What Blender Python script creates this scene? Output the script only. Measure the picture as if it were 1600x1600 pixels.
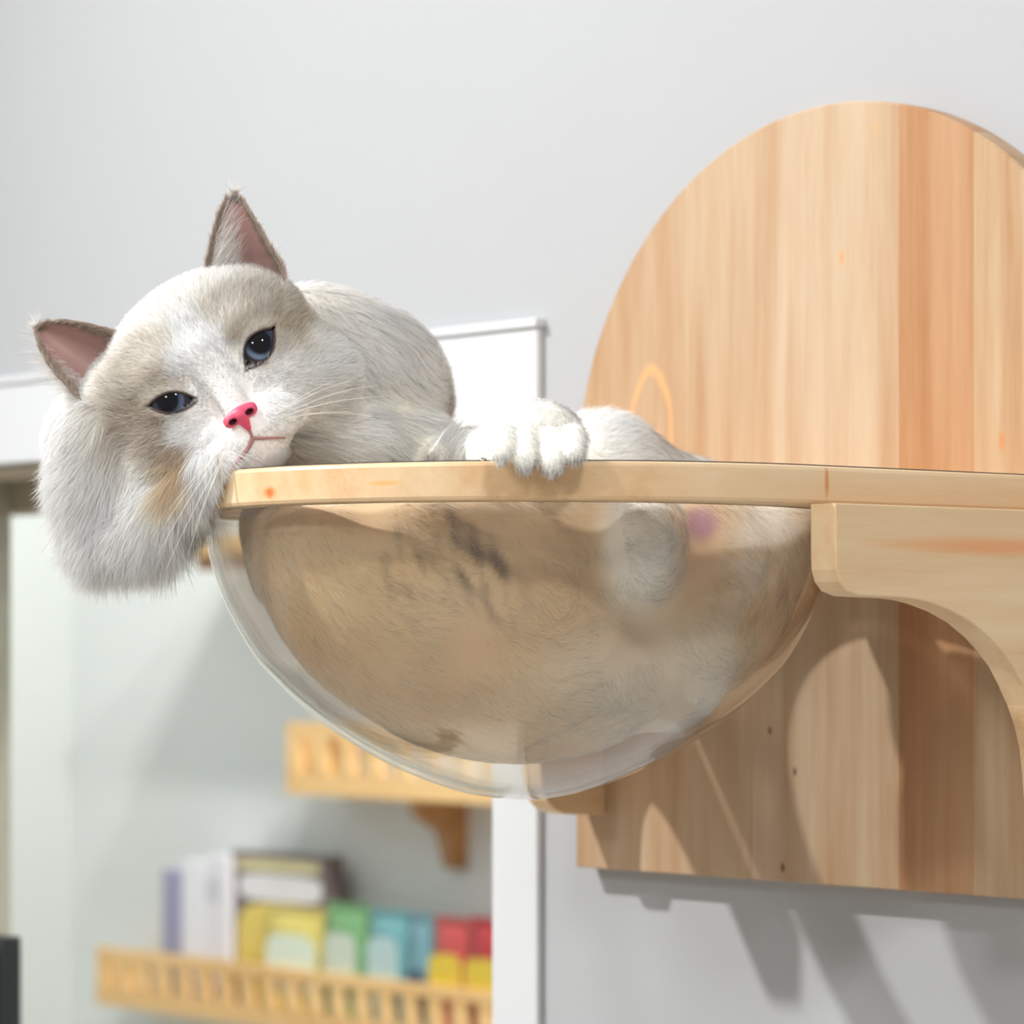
import bpy, bmesh, math
import numpy as np
from mathutils import Vector, Matrix

sc = bpy.context.scene
for o in list(bpy.data.objects):
    bpy.data.objects.remove(o)

# ------------------------------------------------------------------ frame of the place
# Y runs into the door wall, X runs to the right along it, Z is up.  (n, d, z): n = +Y, d = -X, z above eye level
H0 = 1.78
FPX, HOR = 5614.0, 1015.0
TH = math.radians(50.54)
SN, CS = math.sin(TH), math.cos(TH)
CX, ZC = 0.0289, 2.1093
E_R = Vector((CS, SN, 0)); E_F = Vector((-SN, CS, 0)); E_U = Vector((0, 0, 1))
CAM = -ZC * E_F - CX * E_R + Vector((0, 0, H0))

def W(n, d, z):
    return Vector((-d, n, z + H0))
def cam_pt(px, py, Z):
    return CAM + E_F * Z + E_R * ((px - 800) / FPX * Z) + E_U * ((HOR - py) / FPX * Z)
def on_n(px, n):
    """d and depth of the point of the vertical plane n that stands at image column px"""
    q = (px - 800) / FPX
    d = (CX + SN * n - q * (ZC + CS * n)) / (CS + q * SN)
    return d, ZC + CS * n + SN * d
def zat(py, Z):
    return (HOR - py) / FPX * Z

# ------------------------------------------------------------------ camera
cd = bpy.data.cameras.new('camera'); cam = bpy.data.objects.new('camera', cd)
sc.collection.objects.link(cam); sc.camera = cam
cam.location = CAM
cam.rotation_euler = (math.pi / 2, 0, math.pi / 2 - TH + 0.0)
cam.rotation_euler = E_F.to_track_quat('-Z', 'Y').to_euler()
cd.sensor_width = 36; cd.lens = FPX / 1600 * 36
cd.shift_y = (HOR - 800) / 1600
cd.clip_start = 0.05; cd.clip_end = 50
cd.dof.use_dof = True; cd.dof.focus_distance = 1.965; cd.dof.aperture_fstop = 8.2

# ------------------------------------------------------------------ world and lights
wd = bpy.data.worlds.new('world'); sc.world = wd; wd.use_nodes = True
bg = wd.node_tree.nodes['Background']; bg.inputs[0].default_value = (1.0, 0.95, 0.88, 1); bg.inputs[1].default_value = 0.34
sc.view_settings.view_transform = 'Standard'; sc.view_settings.look = 'None'
sc.view_settings.exposure = 0.45; sc.view_settings.gamma = 1
sc.cycles.use_denoising = True
sc.cycles.max_bounces = 16; sc.cycles.diffuse_bounces = 14; sc.cycles.transmission_bounces = 8; sc.cycles.transparent_max_bounces = 24
sc.cycles.caustics_reflective = False; sc.cycles.caustics_refractive = False
sc.cycles.sample_clamp_indirect = 6

CEIL = 1.72   # above eye level
def spot_lamp(name, n, d, z, power, radius, aim, color=(1, .99, .97), angle=110):
    l = bpy.data.lights.new(name, 'SPOT'); l.energy = power; l.shadow_soft_size = radius
    l.color = color; l.spot_size = math.radians(angle); l.spot_blend = .6
    o = bpy.data.objects.new(name, l); sc.collection.objects.link(o); o.location = W(n, d, z)
    o.rotation_euler = (Vector(aim) - o.location).to_track_quat('-Z', 'Y').to_euler()
    return o
def area_lamp(name, loc, aim, size, power, color=(1, 1, 1)):
    l = bpy.data.lights.new(name, 'AREA'); l.energy = power; l.size = size; l.color = color
    o = bpy.data.objects.new(name, l); sc.collection.objects.link(o); o.location = loc
    o.rotation_euler = (Vector(aim) - Vector(loc)).to_track_quat('-Z', 'Y').to_euler()
    return o
KEY = (-1.48, 1.25, 1.665)
spot_lamp('key_downlight', *KEY, 205, .032, W(.2, -.55, -.6), angle=88).data.spot_blend = 1.0
for k_, (n_, d_, e_, r_) in enumerate([(-1.75, -.05, 34, .10), (-.90, 2.0, 14, .05), (-3.3, 1.1, 85, .30), (-3.5, -1.0, 100, .30), (-1.1, -1.9, 84, .12)]):  # last one is fill added for the shelf front, brackets and cat
    spot_lamp('downlight_and_fill', n_, d_, 1.665, e_, r_, W(0, 0, -.3), (.97, .985, 1))
#area_lamp('room_window', tuple(CAM - E_F * 1.2 - E_R * 1.3 + Vector((0, 0, .2))), tuple(W(0, 0, 0)), 1.6, 30, (.96, .98, 1))
spot_lamp('back_room_lamp_and_fill', .85, 1.0, 1.6, 75, .05, W(1.3, 1.6, -.3), (1, .98, .95), 150)
spot_lamp('back_room_lamp_and_fill', .70, .25, 1.4, 70, .05, W(.8, 2.2, -.5), (1, .98, .95), 120)  # added fill, aimed at the left wall to brighten it
spot_lamp('back_room_lamp_and_fill', .60, .75, 1.6, 75, .05, W(.85, 2.2, -.3), (1, .98, .95), 120)  # another added fill that lifts the back room's left wall

# ------------------------------------------------------------------ helpers
def link(o):
    sc.collection.objects.link(o); return o
def empty(name, loc):
    o = bpy.data.objects.new(name, None); o.location = loc; o.empty_display_size = .05; return link(o)
def tag(o, label, cat, group=None):
    o['label'] = label; o['category'] = cat
    if group: o['group'] = group
    return o
def structure(o):
    o['kind'] = 'structure'; return o
def mesh_obj(name, verts, faces, mat=None, parent=None, smooth=False, label=None):
    me = bpy.data.meshes.new(name)
    me.from_pydata([tuple(v) for v in verts], [], faces); me.update()
    o = bpy.data.objects.new(name, me); link(o)
    if mat: me.materials.append(mat)
    if smooth:
        me.polygons.foreach_set('use_smooth', [True] * len(me.polygons))
    if parent: put(o, parent)
    if label: o['label'] = label
    return o
def put(o, parent):
    o.parent = parent
    bpy.context.view_layer.update()
    o.matrix_parent_inverse = parent.matrix_world.inverted()
def bm_obj(name, bm, mat, parent=None, smooth=False):
    bmesh.ops.recalc_face_normals(bm, faces=bm.faces)
    me = bpy.data.meshes.new(name); bm.to_mesh(me); bm.free()
    me.materials.append(mat)
    if smooth: me.polygons.foreach_set('use_smooth', [True] * len(me.polygons))
    o = link(bpy.data.objects.new(name, me))
    if parent: put(o, parent)
    return o
def add_box(bm, n0, n1, d0, d1, z0, z1, bevel=0.0, seg=2):
    """box between n, d, z ranges"""
    c = W((n0 + n1) / 2, (d0 + d1) / 2, (z0 + z1) / 2)
    g = bmesh.ops.create_cube(bm, size=1, matrix=Matrix.Translation(c) @ Matrix.Diagonal((abs(d1 - d0), abs(n1 - n0), abs(z1 - z0), 1)))
    if bevel:
        es = set(e for v in g['verts'] for e in v.link_edges)
        bmesh.ops.bevel(bm, geom=list(es), offset=bevel, segments=seg, profile=.5, affect='EDGES')
def box_obj(name, r, mat, parent=None, bevel=0.0):
    bm = bmesh.new(); add_box(bm, *r, bevel=bevel); return bm_obj(name, bm, mat, parent)

# ------------------------------------------------------------------ materials
def srgb(r, g, b):
    f = lambda c: (c / 255) / 12.92 if c / 255 <= .04045 else ((c / 255 + .055) / 1.055) ** 2.4
    return (f(r), f(g), f(b), 1)
def mat_new(name):
    m = bpy.data.materials.new(name); m.use_nodes = True
    nt = m.node_tree; return m, nt, nt.nodes['Principled BSDF']
def N(nt, t, **kw):
    n = nt.nodes.new(t)
    for k, v in kw.items(): setattr(n, k, v)
    return n
def plain(name, col, rough=.6, noise=.0, scale=30, spec=.5, bump=0, metal=0):
    m, nt, b = mat_new(name)
    b.inputs['Roughness'].default_value = rough; b.inputs['Specular IOR Level'].default_value = spec
    b.inputs['Metallic'].default_value = metal
    tx = N(nt, 'ShaderNodeTexNoise'); tx.inputs['Scale'].default_value = scale; tx.inputs['Detail'].default_value = 4
    tc = N(nt, 'ShaderNodeTexCoord'); nt.links.new(tc.outputs['Object'], tx.inputs['Vector'])
    mp = N(nt, 'ShaderNodeMix', data_type='RGBA')
    mp.inputs['A'].default_value = tuple(c * (1 - noise) for c in col[:3]) + (1,)
    mp.inputs['B'].default_value = tuple(min(1, c * (1 + noise)) for c in col[:3]) + (1,)
    nt.links.new(tx.outputs['Fac'], mp.inputs['Factor']); nt.links.new(mp.outputs['Result'], b.inputs['Base Color'])
    if bump:
        bp = N(nt, 'ShaderNodeBump'); bp.inputs['Strength'].default_value = bump; bp.inputs['Distance'].default_value = .002
        nt.links.new(tx.outputs['Fac'], bp.inputs['Height']); nt.links.new(bp.outputs['Normal'], b.inputs['Normal'])
    return m

def wood(name, tones, axis='Z', strips=None, rough=.42, knots=()):
    """pale rubberwood: tones = (light, mid, dark) ; grain runs along axis; strips = list of (x_start, colour) along world X"""
    m, nt, b = mat_new(name); L = nt.links.new
    b.inputs['Roughness'].default_value = rough; b.inputs['Specular IOR Level'].default_value = .35
    geo = N(nt, 'ShaderNodeNewGeometry'); sep = N(nt, 'ShaderNodeSeparateXYZ'); L(geo.outputs['Position'], sep.inputs[0])
    def noise(sx, sy, sz, detail=5, dist=0.0, off=0.0):
        mp = N(nt, 'ShaderNodeMapping'); mp.inputs['Scale'].default_value = (sx, sy, sz); mp.inputs['Location'].default_value = (off, off * 1.7, off * .3)
        L(vec, mp.inputs['Vector'])
        t = N(nt, 'ShaderNodeTexNoise'); t.inputs['Scale'].default_value = 1; t.inputs['Detail'].default_value = detail
        t.inputs['Distortion'].default_value = dist; L(mp.outputs[0], t.inputs['Vector']); return t.outputs['Fac']
    vec = geo.outputs['Position']
    sc_ = {'Z': (1, 1, .06), 'Y': (1, .06, 1), 'X': (.06, 1, 1)}[axis]
    if strips:   # shift the grain from strip to strip
        rs = N(nt, 'ShaderNodeValToRGB'); rs.color_ramp.interpolation = 'CONSTANT'
        x0, x1 = strips[0][0], strips[-1][0] + .1
        mr = N(nt, 'ShaderNodeMapRange'); mr.inputs['From Min'].default_value = x0; mr.inputs['From Max'].default_value = x1
        L(sep.outputs['X'], mr.inputs['Value'])
        rc = N(nt, 'ShaderNodeValToRGB'); rc.color_ramp.interpolation = 'CONSTANT'
        for k, (xs, col) in enumerate(strips):
            for r, c in ((rs, ((k * .37) % 1,) * 3 + (1,)), (rc, col)):
                p = (xs - x0) / (x1 - x0)
                e = r.color_ramp.elements[k] if k < 2 else r.color_ramp.elements.new(p)
                e.position = p; e.color = c
        L(mr.outputs[0], rs.inputs[0]); L(mr.outputs[0], rc.inputs[0])
        cm = N(nt, 'ShaderNodeCombineXYZ'); ml = N(nt, 'ShaderNodeMath', operation='MULTIPLY'); ml.inputs[1].default_value = 7.3
        L(rs.outputs[0], ml.inputs[0]); L(ml.outputs[0], cm.inputs[2]); L(ml.outputs[0], cm.inputs[1])
        ad = N(nt, 'ShaderNodeVectorMath', operation='ADD'); L(geo.outputs['Position'], ad.inputs[0]); L(cm.outputs[0], ad.inputs[1]); vec = ad.outputs[0]
    broad = noise(*[s * 22 for s in sc_], detail=2, dist=.8)
    mid = noise(*[s * 75 for s in sc_], detail=4, dist=.5, off=3.1)
    fine = noise(*[s * 420 for s in sc_], detail=3, off=8.2)
    ramp = N(nt, 'ShaderNodeValToRGB'); cr = ramp.color_ramp
    cr.elements[0].position = .32; cr.elements[0].color = tones[2]; cr.elements[1].position = .66; cr.elements[1].color = tones[0]
    e = cr.elements.new(.48); e.color = tones[1]
    a1 = N(nt, 'ShaderNodeMath', operation='MULTIPLY'); a1.inputs[1].default_value = .5; L(broad, a1.inputs[0])
    a2 = N(nt, 'ShaderNodeMath', operation='MULTIPLY_ADD'); a2.inputs[1].default_value = .36; L(mid, a2.inputs[0]); L(a1.outputs[0], a2.inputs[2])
    a3 = N(nt, 'ShaderNodeMath', operation='MULTIPLY_ADD'); a3.inputs[1].default_value = .14; L(fine, a3.inputs[0]); L(a2.outputs[0], a3.inputs[2])
    L(a3.outputs[0], ramp.inputs[0]); col = ramp.outputs[0]
    if strips:
        mx = N(nt, 'ShaderNodeMix', data_type='RGBA', blend_type='MULTIPLY'); mx.inputs['Factor'].default_value = 1
        L(col, mx.inputs['A']); L(rc.outputs[0], mx.inputs['B']); col = mx.outputs['Result']
    for (kx, ky, kz, rx, ry, rz, kc, ring) in knots:   # knots and cathedral figures of the wood itself
        cx = N(nt, 'ShaderNodeVectorMath', operation='SUBTRACT'); L(geo.outputs['Position'], cx.inputs[0]); cx.inputs[1].default_value = (kx, ky, kz)
        dv = N(nt, 'ShaderNodeVectorMath', operation='DIVIDE'); L(cx.outputs[0], dv.inputs[0]); dv.inputs[1].default_value = (rx, ry, rz)
        nz = N(nt, 'ShaderNodeTexNoise'); nz.inputs['Scale'].default_value = 1.5; L(dv.outputs[0], nz.inputs['Vector'])
        sb = N(nt, 'ShaderNodeVectorMath', operation='LENGTH'); L(dv.outputs[0], sb.inputs[0])
        sm = N(nt, 'ShaderNodeMath', operation='MULTIPLY_ADD'); sm.inputs[1].default_value = .28 if ring else .5; L(nz.outputs['Fac'], sm.inputs[0]); L(sb.outputs['Value'], sm.inputs[2])
        r = N(nt, 'ShaderNodeValToRGB'); c = r.color_ramp
        if ring:
            c.elements[0].position = .80; c.elements[0].color = (0, 0, 0, 1); c.elements[1].position = 1.0; c.elements[1].color = (0, 0, 0, 1)
            q = c.elements.new(.9); q.color = (ring, ring, ring, 1)
            sm2 = N(nt, 'ShaderNodeMath', operation='MULTIPLY'); sm2.inputs[1].default_value = .75; L(sm.outputs[0], sm2.inputs[0]); L(sm2.outputs[0], r.inputs[0])
        else:
            c.elements[0].position = .3; c.elements[0].color = (.9, .9, .9, 1); c.elements[1].position = .62; c.elements[1].color = (0, 0, 0, 1)
            sm2 = N(nt, 'ShaderNodeMath', operation='MULTIPLY'); sm2.inputs[1].default_value = .5; L(sm.outputs[0], sm2.inputs[0]); L(sm2.outputs[0], r.inputs[0])
        mk = N(nt, 'ShaderNodeMix', data_type='RGBA'); L(r.outputs[0], mk.inputs['Factor']); L(col, mk.inputs['A']); mk.inputs['B'].default_value = kc; col = mk.outputs['Result']
    L(col, b.inputs['Base Color'])
    bp = N(nt, 'ShaderNodeBump'); bp.inputs['Strength'].default_value = .12; bp.inputs['Distance'].default_value = .0006
    L(a3.outputs[0], bp.inputs['Height']); L(bp.outputs['Normal'], b.inputs['Normal'])
    return m

M_wall = plain('wall_paint', srgb(170, 172, 175), .75, .015, 12, .2, .05)
M_trim = plain('white_gloss_trim', srgb(205, 208, 211), .4, .01, 8, .4)
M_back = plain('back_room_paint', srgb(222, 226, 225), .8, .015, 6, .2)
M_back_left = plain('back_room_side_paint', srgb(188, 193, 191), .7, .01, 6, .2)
M_ceil = plain('ceiling_paint', srgb(235, 235, 232), .8, .01, 5, .2)
M_floor = plain('pale_floor_tile', srgb(226, 220, 210), .5, .02, 6, .3)
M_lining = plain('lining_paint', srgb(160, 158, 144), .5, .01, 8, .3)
M_beam = plain('beam_shaded_paint', srgb(170, 160, 142), .7, .02, 9, .3)  # shade under the door head is put into this grey-brown

# ------------------------------------------------------------------ the setting
D = 0.22015           # back board front face
TB = 0.018
WN = D + TB           # door wall face
WT = 0.10
s_cas_r, _ = on_n(839, WN - .006); s_cas_l, _ = on_n(768, WN - .006)
z_head_top = .2235; z_head_bot = .1565
S_OP0 = s_cas_l - .004           # opening starts
S_OP1 = on_n(6, WN + .10)[0]     # opening ends at the far jamb
ZF, ZT = -H0, CEIL
z_open = z_head_bot + .006
structure(box_obj('wall_right', (WN, WN + WT, -2.2, S_OP0, ZF, ZT), M_wall))
structure(box_obj('wall_above_door', (WN, WN + WT, S_OP0, S_OP1, z_open, ZT), M_wall))
structure(box_obj('wall_left', (WN, WN + WT, S_OP1, 3.2, ZF, ZT), M_wall))
BW = WN + 1.12                    # far wall of the back room
S_LW, _ = on_n(112, BW)           # its left wall
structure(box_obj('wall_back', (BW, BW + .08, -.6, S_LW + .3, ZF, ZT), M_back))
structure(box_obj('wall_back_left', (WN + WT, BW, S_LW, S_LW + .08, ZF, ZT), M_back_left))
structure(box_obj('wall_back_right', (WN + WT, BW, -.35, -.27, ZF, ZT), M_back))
structure(box_obj('floor', (-4.2, BW + .1, -2.2, 3.2, ZF - .05, ZF), M_floor))
structure(box_obj('ceiling', (-4.2, BW + .1, -2.2, 3.2, ZT, ZT + .05), M_ceil))
# door casing: two uprights and a head, mitred look with a small outer bead
bm = bmesh.new(); add_box(bm, WN - .006, WN, s_cas_r, s_cas_l, ZF, z_head_bot, .0015)
structure(bm_obj('trim_1', bm, M_trim))
bm = bmesh.new(); add_box(bm, WN - .006, WN, s_cas_r, S_OP1 + .05, z_head_bot, z_head_top, .0015)
add_box(bm, WN - .009, WN, s_cas_r - .002, S_OP1 + .052, z_head_top, z_head_top + .006, .001)
structure(bm_obj('trim_2', bm, M_trim))
bm = bmesh.new(); add_box(bm, WN - .006, WN, S_OP1, S_OP1 + .05, ZF, z_head_bot, .0015)
structure(bm_obj('trim_3', bm, M_trim))
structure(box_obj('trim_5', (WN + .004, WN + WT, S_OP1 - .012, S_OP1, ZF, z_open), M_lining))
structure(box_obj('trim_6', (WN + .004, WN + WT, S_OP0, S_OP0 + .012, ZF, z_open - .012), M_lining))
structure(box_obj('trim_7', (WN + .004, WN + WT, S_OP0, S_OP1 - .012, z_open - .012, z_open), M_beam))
# sliding door pelmet behind the head of the opening
dm, Zm = on_n(20, WN + WT + .02)
structure(box_obj('trim_4', (WN + WT, WN + WT + .045, S_OP0, S_OP1 + .1, zat(804, Zm), z_open + .03), M_beam, bevel=.002))

# ------------------------------------------------------------------ wooden wall perch (back board, shelf, bowl, brackets)
perch = empty('cat_perch', W(D, 0, 0))
tag(perch, 'pale wooden wall-mounted cat perch with arched back board and clear bowl', 'cat perch')
bw2, zb, zs, ah = .2453, -.1476, .1107, .2312
edges = [on_n(x, D)[0] for x in (1068, 1174, 1288, 1401, 1518, 1595, 1700, 1790)]
cols = [(1, .97, .93), (1.0, .99, .96), (1.03, 1.03, 1.03), (1.0, .98, .95), (.93, .73, .58), (1, .97, .9), (1.03, 1.02, 1), (.96, .9, .84), (1, .98, .94)]
strips = [(-.26, cols[0] + (1,))] + [(-e, c + (1,)) for e, c in zip(edges, cols[1:])]
def bpt(px, py, n=D):
    d, Z = on_n(px, n); return (-d, n, zat(py, Z) + H0)
kn = []
kc = srgb(226, 168, 112)
for (px, py, rx, rz, ring, c) in [(1017, 700, .020, .048, .8, kc), (1020, 735, .013, .024, .8, kc), (1566, 690, .0035, .008, 0, srgb(190, 130, 85)),
                            (1315, 403, .003, .006, 0, srgb(200, 150, 105)), (1203, 1142, .0022, .0035, 0, srgb(110, 62, 30)), (1242, 1206, .0022, .0035, 0, srgb(100, 55, 30)),
                            (1223, 1356, .0026, .004, 0, srgb(80, 45, 28)), (1370, 200, .002, .005, 0, srgb(205, 155, 110))]:
    p = bpt(px, py); kn.append((p[0], p[1], p[2], rx, .5, rz, c, ring))
T_board = (srgb(189, 169, 145), srgb(177, 149, 120), srgb(163, 125, 90))
M_board = wood('board_wood', T_board, 'Z', strips, .40, kn)
R_TONES = (srgb(226, 200, 163), srgb(218, 185, 144), srgb(206, 163, 117))
def rpt(px, py):
    th = None
    return None
_Zb = ZC + CS * .10 - SN * .2337
M_bracket = wood('bracket_wood', (srgb(228, 204, 167), srgb(219, 188, 148), srgb(206, 164, 120)), 'Y', None, .42, [(.2337, .13, zat(853, _Zb) + H0, .03, .125, .0062, srgb(222, 158, 108), 0)])

# back board: flat bottom, upright sides, arched top
na = 96
out = [(bw2, zb), ] + [(bw2 * math.cos(a), zs + ah * math.sin(a)) for a in np.linspace(0, math.pi, na)] + [(-bw2, zb)]
prof = [(0.0015, 0.0), (0.0, 0.0015), (0.0, TB - .001), (0.001, TB)]   # (inset, n offset)
cz = (zs + zb) / 2
V, F = [], []
no = len(out)
def inset_pt(p, i):
    a, z = p
    l = math.hypot(a, z - cz)
    return a * (1 - i / l), cz + (z - cz) * (1 - i / l)
for ins, nn in prof:
    for p in out:
        a, z = inset_pt(p, ins); V.append(W(D + nn, a, z))
for k in range(len(prof) - 1):
    for i in range(no):
        j = (i + 1) % no; F.append((k * no + i, k * no + j, (k + 1) * no + j, (k + 1) * no + i))
F.append(tuple(range(no))); F.append(tuple(range((len(prof) - 1) * no, len(prof) * no))[::-1])
mesh_obj('back_board', V, F, M_board, perch)

# shelf ring
ZTOP = .0996; ZBOT = ZTOP - .021; RW = .2139; SE = .220
BN = -.030; BR = .1835             # bowl axis and rim radius
def ring_out(phi):
    """outer outline hit by a ray from the bowl axis (n=BN, d=0) at angle phi (0 = towards the wall)"""
    cn, sd = math.cos(phi), math.sin(phi)
    best = None
    # straight sides
    if abs(sd) > 1e-9:
        t = RW / abs(sd); n = BN + t * cn
        if 0 <= n <= D: return n, math.copysign(RW, sd)
    if cn > 0:
        t = (D - BN) / cn
        if abs(t * sd) <= RW: return D, t * sd
    # half ellipse n<0
    A = (cn / SE) ** 2 + (sd / RW) ** 2; B = 2 * BN * cn / SE ** 2; C = (BN / SE) ** 2 - 1
    t = (-B + math.sqrt(B * B - 4 * A * C)) / (2 * A)
    return BN + t * cn, t * sd
phc = math.atan2(RW, D - BN)
phis = sorted(list(np.linspace(-math.pi, math.pi, 361)[:-1]) + [phc, -phc])
nr = len(phis)
oc = [ring_out(p) for p in phis]
RI = BR - .007
ic = [(BN + RI * math.cos(p), RI * math.sin(p)) for p in phis]
def shrink(p, i):
    n, d = p; l = math.hypot(n - BN, d)
    n2 = BN + (n - BN) * (1 - i / l); d2 = d * (1 - i / l)
    return (min(n2, D - .0003) if n < D - 1e-4 else D, d2)
loops = [(oc, .0, ZBOT + .0025), (oc, .0, ZTOP - .0025), (oc, .0008, ZTOP - .0008), (oc, .0025, ZTOP),
         (ic, -.002, ZTOP), (ic, 0, ZTOP - .002), (ic, 0, ZBOT + .002), (ic, -.002, ZBOT), (oc, .0025, ZBOT), (oc, .0008, ZBOT + .0008)]
V, F = [], []
for src, ins, z in loops:
    for p in src:
        n, d = shrink(p, ins); V.append(W(n, d, z))
nl = len(loops)
for k in range(nl):
    k2 = (k + 1) % nl
    for i in range(nr):
        j = (i + 1) % nr; F.append((k * nr + i, k * nr + j, k2 * nr + j, k2 * nr + i))
def ring_pt(px, py):
    best = min(((abs(800 + FPX * (CX + SN * n - CS * d) / (ZC + CS * n + SN * d) - px), n, d) for n, d in oc
                if (ZC + CS * n + SN * d) < ZC + .02 or n > .05), key=lambda t: t[0])
    n, d = best[1:]; Z = ZC + CS * n + SN * d
    return (-d, n, zat(py, Z) + H0)
kn = []
for (px, py, rx, rz, ring, c) in [(421, 770, .0075, .0045, 0, srgb(214, 138, 76)), (421, 770, .0035, .0035, 0, srgb(200, 112, 60)),
                                  (1140, 768, .006, .0035, .9, srgb(190, 125, 80)), (1294, 752, .0022, .012, 0, srgb(204, 140, 80)), (700, 752, .005, .003, 0, srgb(232, 170, 100)), (600, 755, .012, .002, 0, srgb(230, 176, 110))]:
    p = ring_pt(px, py); kn.append((p[0], p[1], p[2], rx, rx, rz, c, ring))
M_ring = wood('shelf_wood', R_TONES, 'Y', None, .40, kn)
mesh_obj('shelf', V, F, M_ring, perch)

# clear bowl: shell with a flat flange under the shelf
m, nt, b = mat_new('clear_acrylic'); nt.nodes.remove(b); L = nt.links.new
outn = nt.nodes['Material Output']
tr = N(nt, 'ShaderNodeBsdfTransparent'); tr.inputs[0].default_value = (.965, .965, .955, 1)
gl = N(nt, 'ShaderNodeBsdfGlossy'); gl.inputs['Roughness'].default_value = .015; gl.inputs[0].default_value = (1, 1, 1, 1)
ge = N(nt, 'ShaderNodeNewGeometry'); dt = N(nt, 'ShaderNodeVectorMath', operation='DOT_PRODUCT'); L(ge.outputs['Normal'], dt.inputs[0]); L(ge.outputs['Incoming'], dt.inputs[1])
ab = N(nt, 'ShaderNodeMath', operation='ABSOLUTE'); L(dt.outputs['Value'], ab.inputs[0])
om = N(nt, 'ShaderNodeMath', operation='SUBTRACT'); om.inputs[0].default_value = 1; L(ab.outputs[0], om.inputs[1])
pw = N(nt, 'ShaderNodeMath', operation='POWER'); L(om.outputs[0], pw.inputs[0]); pw.inputs[1].default_value = 4.2
fr = N(nt, 'ShaderNodeMath', operation='MULTIPLY_ADD'); L(pw.outputs[0], fr.inputs[0]); fr.inputs[1].default_value = .9; fr.inputs[2].default_value = .04
mx = N(nt, 'ShaderNodeMixShader'); L(fr.outputs[0], mx.inputs[0]); L(tr.outputs[0], mx.inputs[1]); L(gl.outputs[0], mx.inputs[2]); L(mx.outputs[0], outn.inputs[0])
M_acr = m
bp_z = [0, .02, .0446, .072, .0865, .100, .113, .130, .143, .1485, .1505]
bp_r = [.1657, .1635, .1555, .141, .129, .1155, .0995, .0725, .042, .021, 0]
k = BR / .1657
def smooth_prof(nz=46):
    # resample by arc length with a Catmull-Rom through the measured points
    P = np.array([(r * k, z * 1.075) for r, z in zip(bp_r, bp_z)])
    P = np.vstack([2 * P[0] - P[1], P, [(-P[-2][0], P[-2][1])]])
    o = []
    for i in range(1, len(P) - 2):
        for t in np.linspace(0, 1, 8, endpoint=False):
            a, b_, c, d_ = P[i - 1], P[i], P[i + 1], P[i + 2]
            o.append(.5 * ((2 * b_) + (-a + c) * t + (2 * a - 5 * b_ + 4 * c - d_) * t * t + (-a + 3 * b_ - 3 * c + d_) * t ** 3))
    o.append(P[-2]); return o
bprof = smooth_prof()
def bowl_r(zdown):
    zz = [q[1] for q in bprof]; rr = [q[0] for q in bprof]
    return np.interp(zdown, zz, rr)
TH_B = .003
outer = [(BR + .006, -ZBOT), (BR + .0065, -ZBOT + .0015), (BR + .006, -ZBOT + .003), (BR + .0015, -ZBOT + .0035)] + [(r, z - ZBOT + .004) for r, z in bprof[1:-1]] 
inner = [(max(r - TH_B, .0005), z - ZBOT + .004 - TH_B * (z / .17) ** 2) for r, z in bprof[1:-1]][::-1] + [(BR - TH_B, -ZBOT)]
zend = bprof[-1][1] - ZBOT + .004
pl = outer + [(0.0005, zend)] + [(0.0005, zend - TH_B)] + inner
NS = 160; V, F = [], []
for r, zd in pl:
    for i in range(NS):
        a = 2 * math.pi * i / NS; V.append(W(BN + r * math.cos(a), r * math.sin(a), -zd))
for kk in range(len(pl)):
    k2 = (kk + 1) % len(pl)
    for i in range(NS):
        j = (i + 1) % NS; F.append((kk * NS + i, kk * NS + j, k2 * NS + j, k2 * NS + i))
ob = mesh_obj('bowl', V, F, M_acr, perch, True, label='clear acrylic bowl')
# dark sealing strip lying on the shelf along its outer edge, and the little steel screw in it
V, F = [], []
M_strip = plain('sealing_strip', srgb(66, 62, 60), .5, .02, 40)
for ins, z in ((.0035, ZTOP - .0002), (.0035, ZTOP + .0007), (.0065, ZTOP + .0007), (.0065, ZTOP - .0002)):
    for p in oc:
        n, d = shrink(p, ins); V.append(W(n, d, z))
for k_ in range(4):
    for i in range(nr):
        j = (i + 1) % nr
        if oc[i][0] > D - .002 and oc[j][0] > D - .002: continue
        k2 = (k_ + 1) % 4; F.append((k_ * nr + i, k_ * nr + j, k2 * nr + j, k2 * nr + i))
mesh_obj('sealing_strip', V, F, M_strip, perch)
# small steel screws holding the flange
M_steel = plain('screw_steel', (.45, .40, .36, 1), .25, .02, 40, .5, 0, 1)
q_ = ring_pt(752, 716); bm = bmesh.new()
bmesh.ops.create_uvsphere(bm, u_segments=16, v_segments=10, radius=.0022, matrix=Matrix.Translation(Vector((q_[0] * .975, q_[1] * .975, ZTOP + H0 + .0004))) @ Matrix.Diagonal((1, 1, .75, 1)))
bm_obj('screw_head', bm, M_steel, perch, True)

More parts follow.
